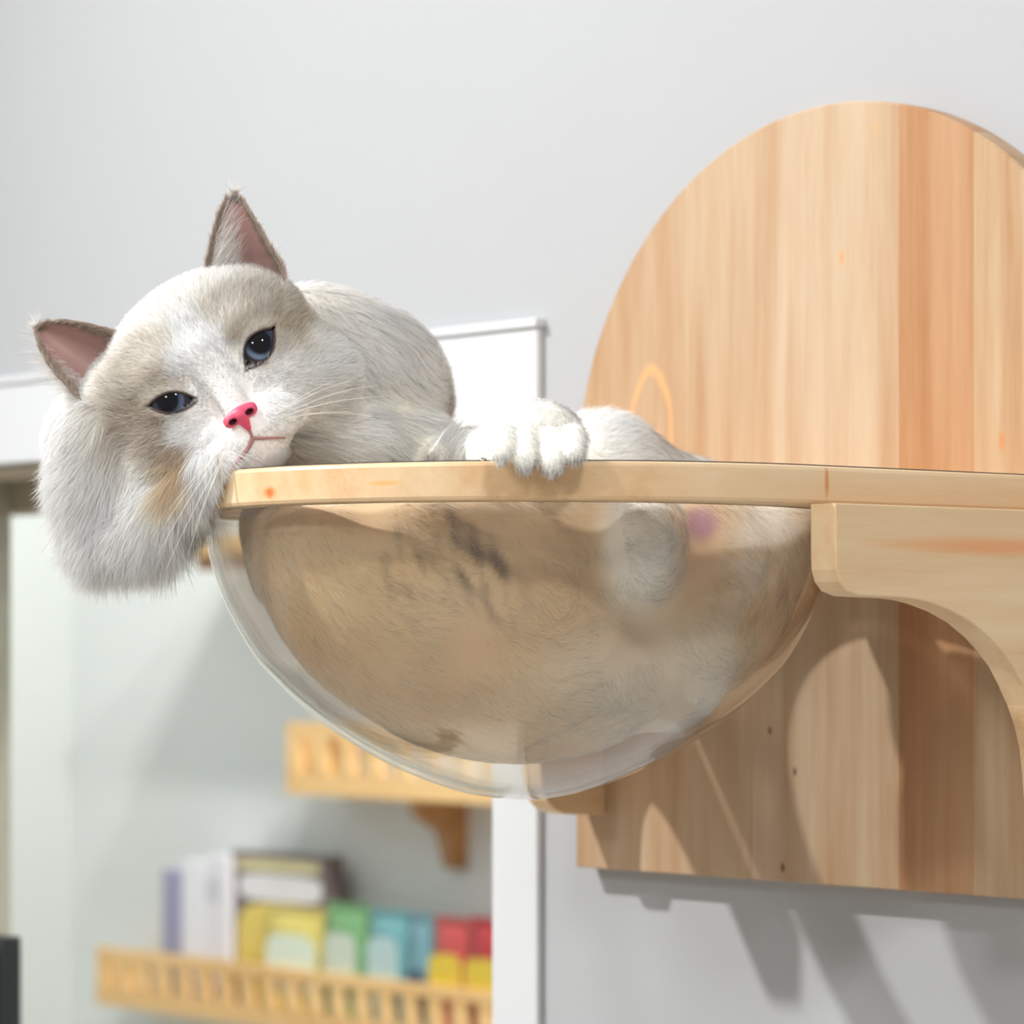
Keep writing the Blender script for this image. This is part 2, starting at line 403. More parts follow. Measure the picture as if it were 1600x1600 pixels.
# brackets
BB, BT = .2337, .0197
fp = [(-.005, ZBOT), (-.005, .052), (-.0045, .043), (-.002, .0365), (.003, .0315), (.012, .0290), (.03, .0285), (.045, .0282), (.058, .0272), (.069, .0253), (.0845, .0213), (.1008, .0150),
      (.1147, .0070), (.1252, -.0010), (.1346, -.0095), (.1425, -.020), (.150, -.0315), (.1560, -.044), (.160, -.056), (.1625, -.072), (.1635, -.082), (.1650, -.092), (.169, -.1005), (.1755, -.1065), (.184, -.1095), (.2000, -.1105), (D, -.1105), (D, ZBOT)]
for sgn in (-1, 1):
    d0, d1 = (-BB, -BB + BT) if sgn < 0 else (BB - BT, BB)
    bm = bmesh.new()
    a = [bm.verts.new(W(n, d0, z)) for n, z in fp]; b_ = [bm.verts.new(W(n, d1, z)) for n, z in fp]
    bm.faces.new(a); bm.faces.new(b_[::-1])
    for i in range(len(fp)):
        j = (i + 1) % len(fp); bm.faces.new((a[i], b_[i], b_[j], a[j]))
    bmesh.ops.recalc_face_normals(bm, faces=bm.faces)
    bmesh.ops.bevel(bm, geom=[e for e in bm.edges if len(e.link_faces) == 2 and any(len(f.verts) > 6 for f in e.link_faces)], offset=.0009, segments=2, profile=.5, affect='EDGES')
    bm_obj('bracket', bm, M_bracket, perch)

# ------------------------------------------------------------------ the cat
rng = np.random.default_rng(7)
S2 = 2.0 / FPX                                # metres per photo pixel near the cat
cE_R = np.array(E_R); cE_F = np.array(E_F); cE_U = np.array((0, 0, 1.0)); cCAM = np.array(CAM)
def cw(p):            # (lateral, depth, up) from the lens -> world
    p = np.asarray(p, float)
    return cCAM + p[..., :1] * cE_R + p[..., 1:2] * cE_F + p[..., 2:3] * cE_U
def cl(px, py, Z):    # photo column, row, depth -> (lateral, depth, up)
    return np.array([(px - 800) / FPX * Z, Z, (HOR - py) / FPX * Z])
ROLL = math.radians(32)
HC = cl(344, 591, 2.035)                      # between the eyes, inside the head
h_r = np.array([math.cos(ROLL), 0, math.sin(ROLL)]); h_u = np.array([-math.sin(ROLL), 0, math.cos(ROLL)]); h_f = np.array([0, -1.0, 0])
HB = np.stack([h_r, h_u, h_f])
def hp(r, u, f):      # head frame in photo pixels -> (lateral, depth, up)
    return HC + (np.array([r, u, f], float) * S2) @ HB
I3 = np.eye(3)
def ell(p, c, rad, B=I3):
    q = (p - c) @ B.T / rad; k0 = np.linalg.norm(q, axis=-1); k1 = np.linalg.norm(q / rad, axis=-1)
    return k0 * (k0 - 1) / np.maximum(k1, 1e-9)
def cap(p, a, b, ra, rb):
    ba = b - a; h = np.clip(((p - a) @ ba) / (ba @ ba), 0, 1)
    return np.linalg.norm(p - a - h[..., None] * ba, axis=-1) - (ra + (rb - ra) * h)
def smin(a, b, k):
    h = np.clip(.5 + .5 * (b - a) / k, 0, 1); return b + (a - b) * h - k * h * (1 - h)
def smax(a, b, k): return -smin(-a, -b, k)
S3 = np.array
bowl_c = cl(815, 795, 2.0902)
def f_head(p):
    d = ell(p, hp(0, 28, -10), S3([170, 132, 120]) * S2, HB)
    for s in (-1, 1):
        d = smin(d, ell(p, hp(s * 92, -48, 12), S3([88, 80, 88]) * S2, HB), .012)
        d = smin(d, ell(p, hp(s * 34, -112, 92), S3([46, 36, 34]) * S2, HB), .012)
        d = smin(d, ell(p, hp(s * 60, 42, 70), S3([48, 26, 34]) * S2, HB), .010)       # brow
        d = smin(d, ell(p, hp(s * 118, -85, 30), S3([75, 62, 60]) * S2, HB), .010)
        d = smax(d, -ell(p, hp(s * 80, -3, 116), S3([48, 26, 32]) * S2, HB), .006)      # eye hollow
        d = smin(d, cap(p, hp(s * 112, 82, -42), hp(s * 138, 118, -62), 44 * S2, 22 * S2), .010)
    d = smin(d, ell(p, cl(178, 672, 2.045), S3([80, 60, 72]) * S2), .018)
    for s in (-1, 1): d = smin(d, np.linalg.norm(p - hp(s * 80, -2, 72), axis=-1) - 40.8 * S2, .006)   # lids over the eyeball
    d = smin(d, ell(p, hp(0, -148, 78), S3([40, 24, 34]) * S2, HB), .006)               # chin
    d = smin(d, cap(p, hp(0, 30, 92), hp(0, -78, 120), 26 * S2, 17 * S2), .010)         # nose bridge
    d = smax(d, -cap(p, hp(0, -108, 150), hp(0, -128, 148), 7 * S2, 8 * S2), .004)
    return d
body_el = [((600, 930), 2.02, (225, 200, 205)), ((800, 900), 2.05, (230, 300, 240)), ((1040, 930), 2.10, (215, 270, 225)), ((470, 850), 2.08, (120, 170, 110)),
           ((800, 1050), 2.06, (260, 260, 150)), ((1000, 850), 2.0, (75, 150, 100)), ((1190, 850), 2.12, (90, 170, 120)), ((700, 840), 1.97, (110, 90, 120))]
def f_body(p):
    d = None
    for (xy, Z, r) in body_el:
        e = ell(p, cl(*xy, Z), S3(r) * S2); d = e if d is None else smin(d, e, .016)
    q = p - bowl_c
    lim = ell(p, bowl_c + S3([.004, 0, 0]), S3([.168, .168, .152]))
    d = smax(d, lim, .006)
    top = p[..., 2] - .088
    return smax(d, top, .012)
def f_over(p):       # shoulder, neck, ruff and the foreleg draped over the shelf tip
    d = ell(p, cl(596, 622, 2.15), S3([112, 110, 136]) * S2)
    d = smin(d, ell(p, cl(490, 565, 2.115), S3([125, 100, 122]) * S2), .04)
    d = smin(d, ell(p, cl(560, 700, 2.115), S3([150, 110, 75]) * S2), .015)
    d = smin(d, ell(p, cl(520, 690, 2.05), S3([95, 60, 52]) * S2), .012)
    d = smin(d, ell(p, cl(655, 760, 2.12), S3([90, 110, 110]) * S2), .015)
    d = smin(d, ell(p, cl(185, 690, 2.06), S3([88, 80, 105]) * S2), .015)
    d = smin(d, ell(p, cl(300, 690, 2.08), S3([130, 85, 60]) * S2), .015)
    d = smin(d, ell(p, cl(192, 770, 2.055), S3([84, 72, 88]) * S2), .015)
    d = smin(d, ell(p, cl(250, 785, 2.04), S3([66, 55, 62]) * S2), .012)
    d = smin(d, cap(p, cl(280, 768, 2.03), cl(350, 740, 2.0), 26 * S2, 10 * S2), .008)
    return d
def f_paw(p):
    d = ell(p, cl(838, 676, 1.925), S3([68, 60, 48]) * S2)
    for x, y0, x1, y1, r in ((788, 685, 786, 706, 20), (822, 688, 820, 718, 21), (862, 690, 864, 722, 22), (896, 682, 898, 706, 19)):
        d = smin(d, cap(p, cl(x, y0, 1.892), cl(x1, y1, 1.877), r * S2, (r - 4) * S2), .0035)
    d = smin(d, cap(p, cl(815, 700, 1.95), cl(735, 718, 2.06), 44 * S2, 42 * S2), .01)
    d = smin(d, cap(p, cl(735, 718, 2.06), cl(660, 740, 2.12), 42 * S2, 60 * S2), .012)
    return d
def f_haunch(p):
    d = ell(p, cl(935, 735, 2.17), S3([92, 70, 92]) * S2)
    d = smin(d, cap(p, cl(960, 735, 2.17), cl(1130, 790, 2.20), 70 * S2, 60 * S2), .02)
    return d
def f_cat(p):
    d = smin(f_head(p), f_over(p), .026)
    d = smin(d, f_body(p), .006)
    d = smin(d, f_paw(p), .008)
    return smin(d, f_haunch(p), .010)
def hpv(r, u, f): return HC + (np.stack([r, u, f], 1) * S2) @ HB
def march(r, u, w0=175.0, n=34):
    r = np.asarray(r, float); u = np.asarray(u, float); w = np.full(len(r), w0)
    for _ in range(n): w -= np.maximum(f_cat(hpv(r, u, w)) / S2 * .85, 0)
    return w
def f_grad(f, p, e=4e-4):
    g = np.empty_like(p)
    for k in range(3):
        v = np.zeros(3); v[k] = e; g[:, k] = f(p + v) - f(p - v)
    return g / np.maximum(np.linalg.norm(g, axis=1, keepdims=True), 1e-12)

def surface_net(f, lo, hi, h):
    lo = np.array(lo); nx, ny, nz = [int(math.ceil((b - a) / h)) + 1 for a, b in zip(lo, hi)]
    X = lo[0] + h * np.arange(nx); Y = lo[1] + h * np.arange(ny); Z = lo[2] + h * np.arange(nz)
    v = np.empty((nx, ny, nz), np.float32)
    YY, ZZ = np.meshgrid(Y, Z, indexing='ij')
    for i0 in range(0, nx, 16):
        xs = X[i0:i0 + 16]
        P = np.empty((len(xs), ny, nz, 3)); P[..., 0] = xs[:, None, None]; P[..., 1] = YY; P[..., 2] = ZZ
        v[i0:i0 + 16] = f(P)
    s = v < 0
    corner = [(a, b, c) for a in (0, 1) for b in (0, 1) for c in (0, 1)]
    cnt = sum(s[a:nx - 1 + a, b:ny - 1 + b, c:nz - 1 + c].astype(np.int8) for a, b, c in corner)
    act = (cnt > 0) & (cnt < 8)
    idx = -np.ones(act.shape, np.int64); ii = np.argwhere(act); idx[act] = np.arange(len(ii))
    acc = np.zeros((len(ii), 3)); num = np.zeros(len(ii))
    for a in corner:
        for ax in range(3):
            if a[ax]: continue
            b = list(a); b[ax] = 1
            va = v[ii[:, 0] + a[0], ii[:, 1] + a[1], ii[:, 2] + a[2]]; vb = v[ii[:, 0] + b[0], ii[:, 1] + b[1], ii[:, 2] + b[2]]
            m = (va < 0) != (vb < 0); t = np.where(m, va / np.where(m, va - vb, 1), 0)
            pt = np.array(a, float)[None] + np.zeros((len(ii), 1)); pt[:, ax] = t
            acc += pt * m[:, None]; num += m
    P = lo + (ii + acc / num[:, None]) * h
    quads = []
    for ax in range(3):
        sl0 = [slice(None)] * 3; sl1 = [slice(None)] * 3
        sl0[ax] = slice(0, -1); sl1[ax] = slice(1, None)
        ch = s[tuple(sl0)] != s[tuple(sl1)]
        o = [k for k in range(3) if k != ax]
        e = np.argwhere(ch)
        ok = np.all([(e[:, k] > 0) & (e[:, k] < s.shape[k] - 1) for k in o], axis=0); e = e[ok]
        flip = s[e[:, 0], e[:, 1], e[:, 2]]
        q = []
        for da, db in ((1, 1), (0, 1), (0, 0), (1, 0)):
            c = e.copy(); c[:, o[0]] -= da; c[:, o[1]] -= db; q.append(idx[c[:, 0], c[:, 1], c[:, 2]])
        q = np.stack(q, 1)
        if ax == 1: flip = ~flip
        q[~flip] = q[~flip][:, ::-1]; quads.append(q)
    return P, np.vstack(quads)
def newton(f, P, n=3):
    for _ in range(n): P = P - f_grad(f, P) * f(P)[:, None]
    return P

# ---- coat colours (sRGB 0-1), from the place on the cat
def vnoise(P, s, seed=0):
    r = np.random.default_rng(seed); o = 0
    for k in range(5):
        d = r.normal(size=3); d *= s * (.6 + .35 * k) / np.linalg.norm(d); o = o + np.sin(P @ d * 6.283 + r.uniform(0, 6.28)) / (1 + .3 * k)
    return o / 2.4
def sstep(a, b, x):
    t = np.clip((x - a) / (b - a), 0, 1); return t * t * (3 - 2 * t)
def blob(r, u, cr, cu, ra, rb, ang=0, soft=.35):
    c, s = math.cos(math.radians(ang)), math.sin(math.radians(ang))
    x = (r - cr) * c + (u - cu) * s; y = -(r - cr) * s + (u - cu) * c
    return 1 - sstep(1 - soft, 1 + soft, np.hypot(x / ra, y / rb))
def head_rel(P):
    q = (P - HC) @ HB.T / S2; return q[:, 0], q[:, 1], q[:, 2]
C8 = lambda *c: np.array(c, float) / 255
def coat(P):
    r, u, f = head_rel(P)
    nz = vnoise(P, 60, 1) * 12; r2 = r + nz; u2 = u + vnoise(P, 70, 2) * 12
    col = np.tile(C8(254, 249, 236), (len(P), 1))
    def mixc(c, m): col[:] = col * (1 - m[:, None]) + c * m[:, None]
    headm = (f > -70)
    a = np.abs(r2)
    # silvery beige cap, ears' surroundings and cheeks
    mixc(C8(212, 204, 193), headm * blob(r2, u2, 0, 70, 205, 105, 0, .3) * .9)
    mixc(C8(172, 161, 147), headm * np.maximum(blob(a, u2, 120, 40, 62, 62, 0, .5), blob(a, u2, 62, 78, 50, 26, 20, .6) * .8))
    mixc(C8(138, 126, 112), headm * blob(a, u2, 138, 12, 42, 24, 20, .6) * .85)
    mixc(C8(160, 148, 134), headm * blob(a, u2, 66, 34, 44, 15, 18, .5) * .8)          # over the eyes
    mixc(C8(136, 124, 112), headm * (r < 0) * blob(r2, u2, -128, -42, 44, 56, 35, .6))
    mixc(C8(170, 132, 96), headm * (r < 0) * blob(r2, u2, -128, -95, 34, 20, 0, .7) * .7)
    mixc(C8(186, 175, 160), headm * (r > 0) * blob(r2, u2, 150, -5, 55, 50, 0, .6) * .7)
    mixc(C8(140, 125, 106), (r > 0) * headm * blob(r2, u2, 139, 2, 24, 34, 0, .6) * .8)
    # white blaze and muzzle
    bl = np.maximum(blob(r2, u2, 0, -110, 98, 82, 0, .22), blob(r2, u2, -2, 20, 52, 78, 0, .22))
    bl = np.maximum(bl, blob(a, u2, 62, -52, 40, 34, 0, .4))
    mixc(C8(252, 251, 249), headm * bl)
    mixc(C8(250, 226, 226), headm * blob(r, u, 0, -62, 24, 18, 0, .8) * .5)
    mixc(C8(246, 224, 222), headm * blob(r, u, 10, -152, 40, 16, 0, .8) * .4)
    x = P[:, 0] / P[:, 1] * FPX + 800; y = HOR - P[:, 2] / P[:, 1] * FPX
    mixc(C8(212, 202, 188), (y < 735) * (1 - sstep(-90, -40, f)) * blob(x, y, 495, 460, 60, 55, 30, .8) * .7)
    mixc(C8(246, 230, 196), (y < 735) * (1 - sstep(-60, -20, f)) * blob(x, y, 600, 650, 110, 60, -15, .8) * (.35 + .3 * vnoise(P, 25, 4)).clip(0, 1))
    # back and flank coat lying in the bowl
    inb = sstep(735, 800, y) * sstep(300, 400, x) * (P[:, 2] < .088)
    mixc(C8(216, 187, 150), inb)
    mixc(C8(194, 156, 114), inb * (.45 + .5 * vnoise(P, 14, 6)).clip(0, 1) * .7)
    mixc(C8(96, 80, 68), inb * np.maximum(blob(x, y, 745, 880, 40, 95, -35, .6), blob(x, y, 640, 880, 42, 60, 0, .6) * .5) * (.15 + .9 * vnoise(P * [1.6, 1, .8], 70, 9)).clip(0, .95))  # dark streaks: shade of the fold creases painted into the coat
    mixc(C8(238, 232, 222), inb * np.maximum(blob(x, y, 1000, 850, 62, 110, 0, .4), blob(x, y, 1210, 850, 70, 90, 0, .6)))  # white fluff; the right-hand patch is a painted reflection of the wall
    mixc(C8(222, 212, 198), inb * blob(x, y, 1060, 1090, 190, 120, 0, .6) * .7)  # the bowl's whitish reflection, painted into the coat
    mixc(C8(170, 120, 140), inb * blob(x, y, 1095, 818, 24, 26, 0, .5) * .8)
    return np.clip(col, 0, 1)
def lin(c): return np.where(c <= .04045, c / 12.92, ((c + .055) / 1.055) ** 2.4)

def unlin(c): return np.where(c <= .0031308, c * 12.92, 1.055 * np.maximum(c, 1e-9) ** (1 / 2.4) - .055)
def set_colour(me, col):
    at = me.color_attributes.new('coat', 'FLOAT_COLOR', 'POINT')
    a = np.ones((len(me.vertices), 4), np.float32); a[:, :3] = lin(col); at.data.foreach_set('color', a.ravel())
def coat_mat(name, rough=.7, use_n=False, spec=.15, sheen=.0, sss=0):
    m, nt, b = mat_new(name); L = nt.links.new
    a = N(nt, 'ShaderNodeAttribute', attribute_name='coat'); L(a.outputs['Color'], b.inputs['Base Color'])
    b.inputs['Roughness'].default_value = rough; b.inputs['Specular IOR Level'].default_value = spec
    if use_n:
        n = N(nt, 'ShaderNodeAttribute', attribute_name='soft'); n.attribute_type = 'GEOMETRY'; nt.nodes.remove(b)
        df = N(nt, 'ShaderNodeBsdfDiffuse'); tl = N(nt, 'ShaderNodeBsdfTranslucent'); mx = N(nt, 'ShaderNodeMixShader'); mx.inputs[0].default_value = .5
        for q in (df, tl): L(a.outputs['Color'], q.inputs['Color'])
        L(n.outputs['Vector'], df.inputs['Normal'])
        L(df.outputs[0], mx.inputs[1]); L(tl.outputs[0], mx.inputs[2])
        tp = N(nt, 'ShaderNodeBsdfTransparent'); m2 = N(nt, 'ShaderNodeMixShader'); m2.inputs[0].default_value = .40     # fine hair lets part of the light by
        L(mx.outputs[0], m2.inputs[1]); L(tp.outputs[0], m2.inputs[2]); L(m2.outputs[0], nt.nodes['Material Output'].inputs[0])
    return m
M_skin = coat_mat('cat_coat'); M_fur = coat_mat('cat_fur_strands', .6, True)
M_bare = coat_mat('cat_bare_skin', .45, spec=.4)

def np_mesh(name, V, Fq, mat, parent, col=None, smooth=True, tris=False):
    me = bpy.data.meshes.new(name); V = np.asarray(V, np.float32); Fq = np.asarray(Fq, np.int32); k = Fq.shape[1]
    me.vertices.add(len(V)); me.vertices.foreach_set('co', V.ravel())
    me.loops.add(Fq.size); me.loops.foreach_set('vertex_index', Fq.ravel())
    me.polygons.add(len(Fq)); me.polygons.foreach_set('loop_start', np.arange(0, Fq.size, k, dtype=np.int32))
    me.update(calc_edges=True); me.polygons.foreach_set('use_smooth', np.full(len(Fq), smooth))
    if col is not None: set_colour(me, col)
    me.materials.append(mat)
    o = link(bpy.data.objects.new(name, me))
    if parent: put(o, parent)
    return o

def almond(r, u, s, grow=0):
    """>0 inside the eye opening; s = side"""
    ar = s * r; ang = math.radians(25)
    x = (ar - 80) * math.cos(ang) + (u + 4) * math.sin(ang); y = -(ar - 80) * math.sin(ang) + (u + 4) * math.cos(ang)
    hw, ht, hb = 36 + grow, (20 if s > 0 else 14) + grow, (18 if s > 0 else 15) + grow
    t = np.clip(1 - np.abs(x / hw) ** 1.9, 0, 1)
    return np.minimum(ht * t - y, y + hb * t) - np.where(np.abs(x) < hw, 0, 100)
P, Q = surface_net(f_cat, cl(60, 380, 2.05) * [1, 0, 1] + [0, 1.86, 0] + [-.01, 0, 0] - [0, 0, .30], [.205, 2.34, .235], .0026)
P = newton(f_cat, P, 3)
_r, _u, _f = head_rel(P[Q].mean(1)); Q = Q[~((np.maximum(almond(_r, _u, 1, 6), almond(_r, _u, -1, 6)) > 0) & (_f > 60))]
cat = np_mesh('cat', cw(P), Q, M_skin, None, coat(P))
tag(cat, 'cream and white long-haired cat lounging in the clear bowl, chin on the wooden rim', 'cat')

# ---- fur : short tapered blades of hair growing from the skin
class Fur:
    def __init__(s): s.V, s.C, s.Nn, s.F, s.n = [], [], [], [], 0
    def add(s, R, T, Nn, Ln, lift, droop, width, col, seg=3, twist=.7, shade=.05):
        n = len(R); K = 2 * seg + 1
        T = T / np.maximum(np.linalg.norm(T, axis=1, keepdims=True), 1e-9)
        side = np.cross(T, Nn); side /= np.maximum(np.linalg.norm(side, axis=1, keepdims=True), 1e-9)
        ang = rng.normal(0, twist, n)[:, None]; side = side * np.cos(ang) + Nn * np.sin(ang)
        Ln = Ln[:, None]; lift = np.broadcast_to(lift, (n,))[:, None]; droop = np.broadcast_to(droop, (n,))[:, None]
        bend = rng.normal(0, .16, (n, 1)) * np.cross(Nn, T)
        V = np.empty((n, K, 3)); base = None
        for k in range(seg + 1):
            t = k / seg
            c = R + T * Ln * t + Nn * Ln * (lift * t - .35 * lift * t * t) + bend * Ln * t * t - np.array([0, 0, 1.0]) * Ln * droop * t * t
            w = np.broadcast_to(width, (n,))[:, None] * (1 - .25 * t)
            if k < seg: V[:, 2 * k] = c - side * w / 2; V[:, 2 * k + 1] = c + side * w / 2
            else: V[:, 2 * k] = c
        j = 1 + rng.normal(0, shade, (n, 1)); c = np.clip(col * j, 0, 1)
        s.V.append(V.reshape(-1, 3)); s.C.append(np.repeat(c, K, axis=0)); 
        nn = Nn + rng.normal(0, .22, (n, 3)); nn /= np.linalg.norm(nn, axis=1, keepdims=True); s.Nn.append(np.repeat(nn, K, axis=0))
        b = (np.arange(n) * K + s.n)[:, None]; tr = []
        for k in range(seg - 1):
            a = 2 * k; tr += [b + [[a, a + 1, a + 3]], b + [[a, a + 3, a + 2]]]
        a = 2 * (seg - 1); tr.append(b + [[a, a + 1, a + 2]])
        s.F.append(np.vstack(tr)); s.n += n * K
    def build(s, name, parent):
        V = np.vstack(s.V); R_ = lin(np.vstack(s.C)); q_ = (1 - R_) / (1 + R_); A_l = np.clip(1 - q_ * q_, 0, .999)   # strand albedo that gives the coat its colour after many bounces
        o = np_mesh(name, cw(V), np.vstack(s.F), M_fur, parent, unlin(A_l))
        nn = np.vstack(s.Nn); nn = nn[:, :1] * cE_R + nn[:, 1:2] * cE_F + nn[:, 2:] * cE_U
        at = o.data.attributes.new('soft', 'FLOAT_VECTOR', 'POINT'); at.data.foreach_set('vector', nn.astype(np.float32).ravel())
        return o
T3 = np.vstack([Q[:, [0, 1, 2]], Q[:, [0, 2, 3]]])
A_, B_, C_ = P[T3[:, 0]], P[T3[:, 1]], P[T3[:, 2]]
area = .5 * np.linalg.norm(np.cross(B_ - A_, C_ - A_), axis=1); cen = (A_ + B_ + C_) / 3
gn = f_grad(f_cat, cen)
facing = gn[:, 1] < .45                        # skip what lies on the far side of the body
px_ = cen[:, 0] / cen[:, 1] * FPX + 800; py_ = HOR - cen[:, 2] / cen[:, 1] * FPX
def sample(mask, count):
    w = area * mask; i = rng.choice(len(w), count, p=w / w.sum())
    a, b = rng.random((2, count)); fl = a + b > 1; a[fl] = 1 - a[fl]; b[fl] = 1 - b[fl]
    p = A_[i] + a[:, None] * (B_[i] - A_[i]) + b[:, None] * (C_[i] - A_[i])
    return p, f_grad(f_cat, p)
def tangent(v, n):
    t = v - (v * n).sum(1, keepdims=True) * n; return t / np.maximum(np.linalg.norm(t, axis=1, keepdims=True), 1e-9)
def jit(v, s): return v + rng.normal(0, s, v.shape)
hr, hu, hf = head_rel(cen)
is_head = (f_head(cen) < .0015) & (hf > -60)
in_bowl = (py_ > 726) & (px_ > 330) & (cen[:, 2] < .093) & (f_paw(cen) > .001)
is_paw = (f_paw(cen) < .0015) & (px_ > 700) & ~in_bowl
lobe = ~is_head & ~in_bowl & (px_ < 345) & (py_ > 560)
rest = ~is_head & ~in_bowl & ~is_paw & ~lobe
fur = Fur()
# face and head
p, n = sample(is_head & facing, 95000)
r, u, f = head_rel(p)
keep = (np.maximum(almond(r, u, 1, 3), almond(r, u, -1, 3)) < 0) | (f < 40)
keep &= ~((np.abs(r) < 22) & (u < -66) & (u > -108) & (f > 100))
p, n, r, u, f = p[keep], n[keep], r[keep], u[keep], f[keep]
src = hp(0, -70, 135); v = p - src
dist = np.linalg.norm(v, axis=1) / S2
Ln = np.interp(dist, [0, 60, 130, 220, 300], [5, 9, 18, 34, 44]) * S2 * rng.uniform(.6, 1.25, len(p))
ne = np.minimum(np.hypot(r - 80, u), np.hypot(r + 80, u)); Ln *= np.interp(ne, [30, 60], [.55, 1])
Ln = np.where((u < -118) & (u > -150) & (f > 60), Ln * .6, Ln)
v = tangent(v / np.linalg.norm(v, axis=1, keepdims=True) + .25 * np.stack([vnoise(p, 40, 11), vnoise(p, 40, 12), vnoise(p, 40, 13)], 1), n)
ch = (u < -150)[:, None]; v = np.where(ch, tangent(np.tile([[.5, -.2, -.9]], (len(p), 1)), n), v)
fur.add(p - n * .0004, tangent(jit(v, .16), n), n, Ln, np.interp(dist[:], [130, 230], [.32, .5]), .05, .00034, coat(p), shade=.09)
# a short undercoat everywhere
p, n = sample(~in_bowl & facing, 60000)
r, u, f = head_rel(p); k_ = ((np.maximum(almond(r, u, 1, 2), almond(r, u, -1, 2)) < 0) | (f < 40)) & ~((np.abs(r) < 24) & (u < -62) & (u > -112) & (f > 95)); p, n = p[k_], n[k_]
v = tangent(p - hp(0, -60, 130), n)
fur.add(p - n * .0004, tangent(jit(v, .3), n), n, rng.uniform(.003, .006, len(p)), .3, .03, .00034, coat(p))
# shoulder, nape, chest, haunch
p, n = sample(rest & (gn[:, 1] < .97), 74000)
v = tangent(np.tile([[.75, .2, -.25]], (len(p), 1)) + .55 * np.stack([vnoise(p, 14, 21), vnoise(p, 14, 22), vnoise(p, 14, 23)], 1), n)
fur.add(p - n * .0004, tangent(jit(v, .18), n), n, rng.uniform(.010, .020, len(p)), .22, .05, .00042, coat(p), shade=.03)
# ruff hanging over the tip of the shelf
p, n = sample(lobe & (gn[:, 1] < .85), 85000)
x = p[:, 0] / p[:, 1] * FPX + 800; y = HOR - p[:, 2] / p[:, 1] * FPX
v = (p - hp(0, -60, 100)); v = v / np.linalg.norm(v, axis=1, keepdims=True) * 1.0 + np.array([.05, 0, -.75]) + .42 * np.stack([vnoise(p, 45, 31), vnoise(p, 30, 32), vnoise(p, 45, 33)], 1)
v = tangent(v, n)
Ln = np.interp(y, [560, 700, 850], [.014, .021, .028]) * rng.uniform(.5, 1.25, len(p))
Ln = np.where(x > 285, Ln * np.interp(x, [285, 345], [.8, .35]), Ln)
n = n + np.array([0, -.9, .25]) * sstep(0, .5, -n[:, 2:3]); n /= np.linalg.norm(n, axis=1, keepdims=True)
fur.add(p - n * .0005, tangent(jit(v, .16), n), n, Ln, .24, .22, .00040, coat(p), seg=4, shade=.035)
# long loose tips
p, n = sample(lobe & (gn[:, 1] < .85) & (py_ > 760), 3600)
v = tangent(np.tile([[-.05, 0, -1.]], (len(p), 1)) + .6 * np.stack([vnoise(p, 60, 41), vnoise(p, 30, 42), vnoise(p, 60, 43)], 1), n)
fur.add(p, v, n, rng.uniform(.018, .032, len(p)), .2, .35, .00030, coat(p), seg=4)
# forepaw
p, n = sample(is_paw, 22000)
v = tangent(np.tile([[.0, -.35, -1.]], (len(p), 1)) + .3 * np.stack([vnoise(p, 50, 51), vnoise(p, 50, 52), vnoise(p, 50, 53)], 1), n)
fur.add(p - n * .0003, tangent(jit(v, .15), n), n, rng.uniform(.004, .009, len(p)), .3, .0, .00034, coat(p), shade=.03)
# coat pressed against the bowl
p, n = sample(in_bowl & facing, 70000)
v = tangent(np.tile([[.8, 0, -.45]], (len(p), 1)) + .8 * np.stack([vnoise(p, 16, 61), vnoise(p, 16, 62), vnoise(p, 16, 63)], 1), n)
Lb = rng.uniform(.006, .014, len(p))
fur.add(p - n * .0006, tangent(jit(v, .2), n), n, Lb, .10, .0, .00036, coat(p), shade=.09)

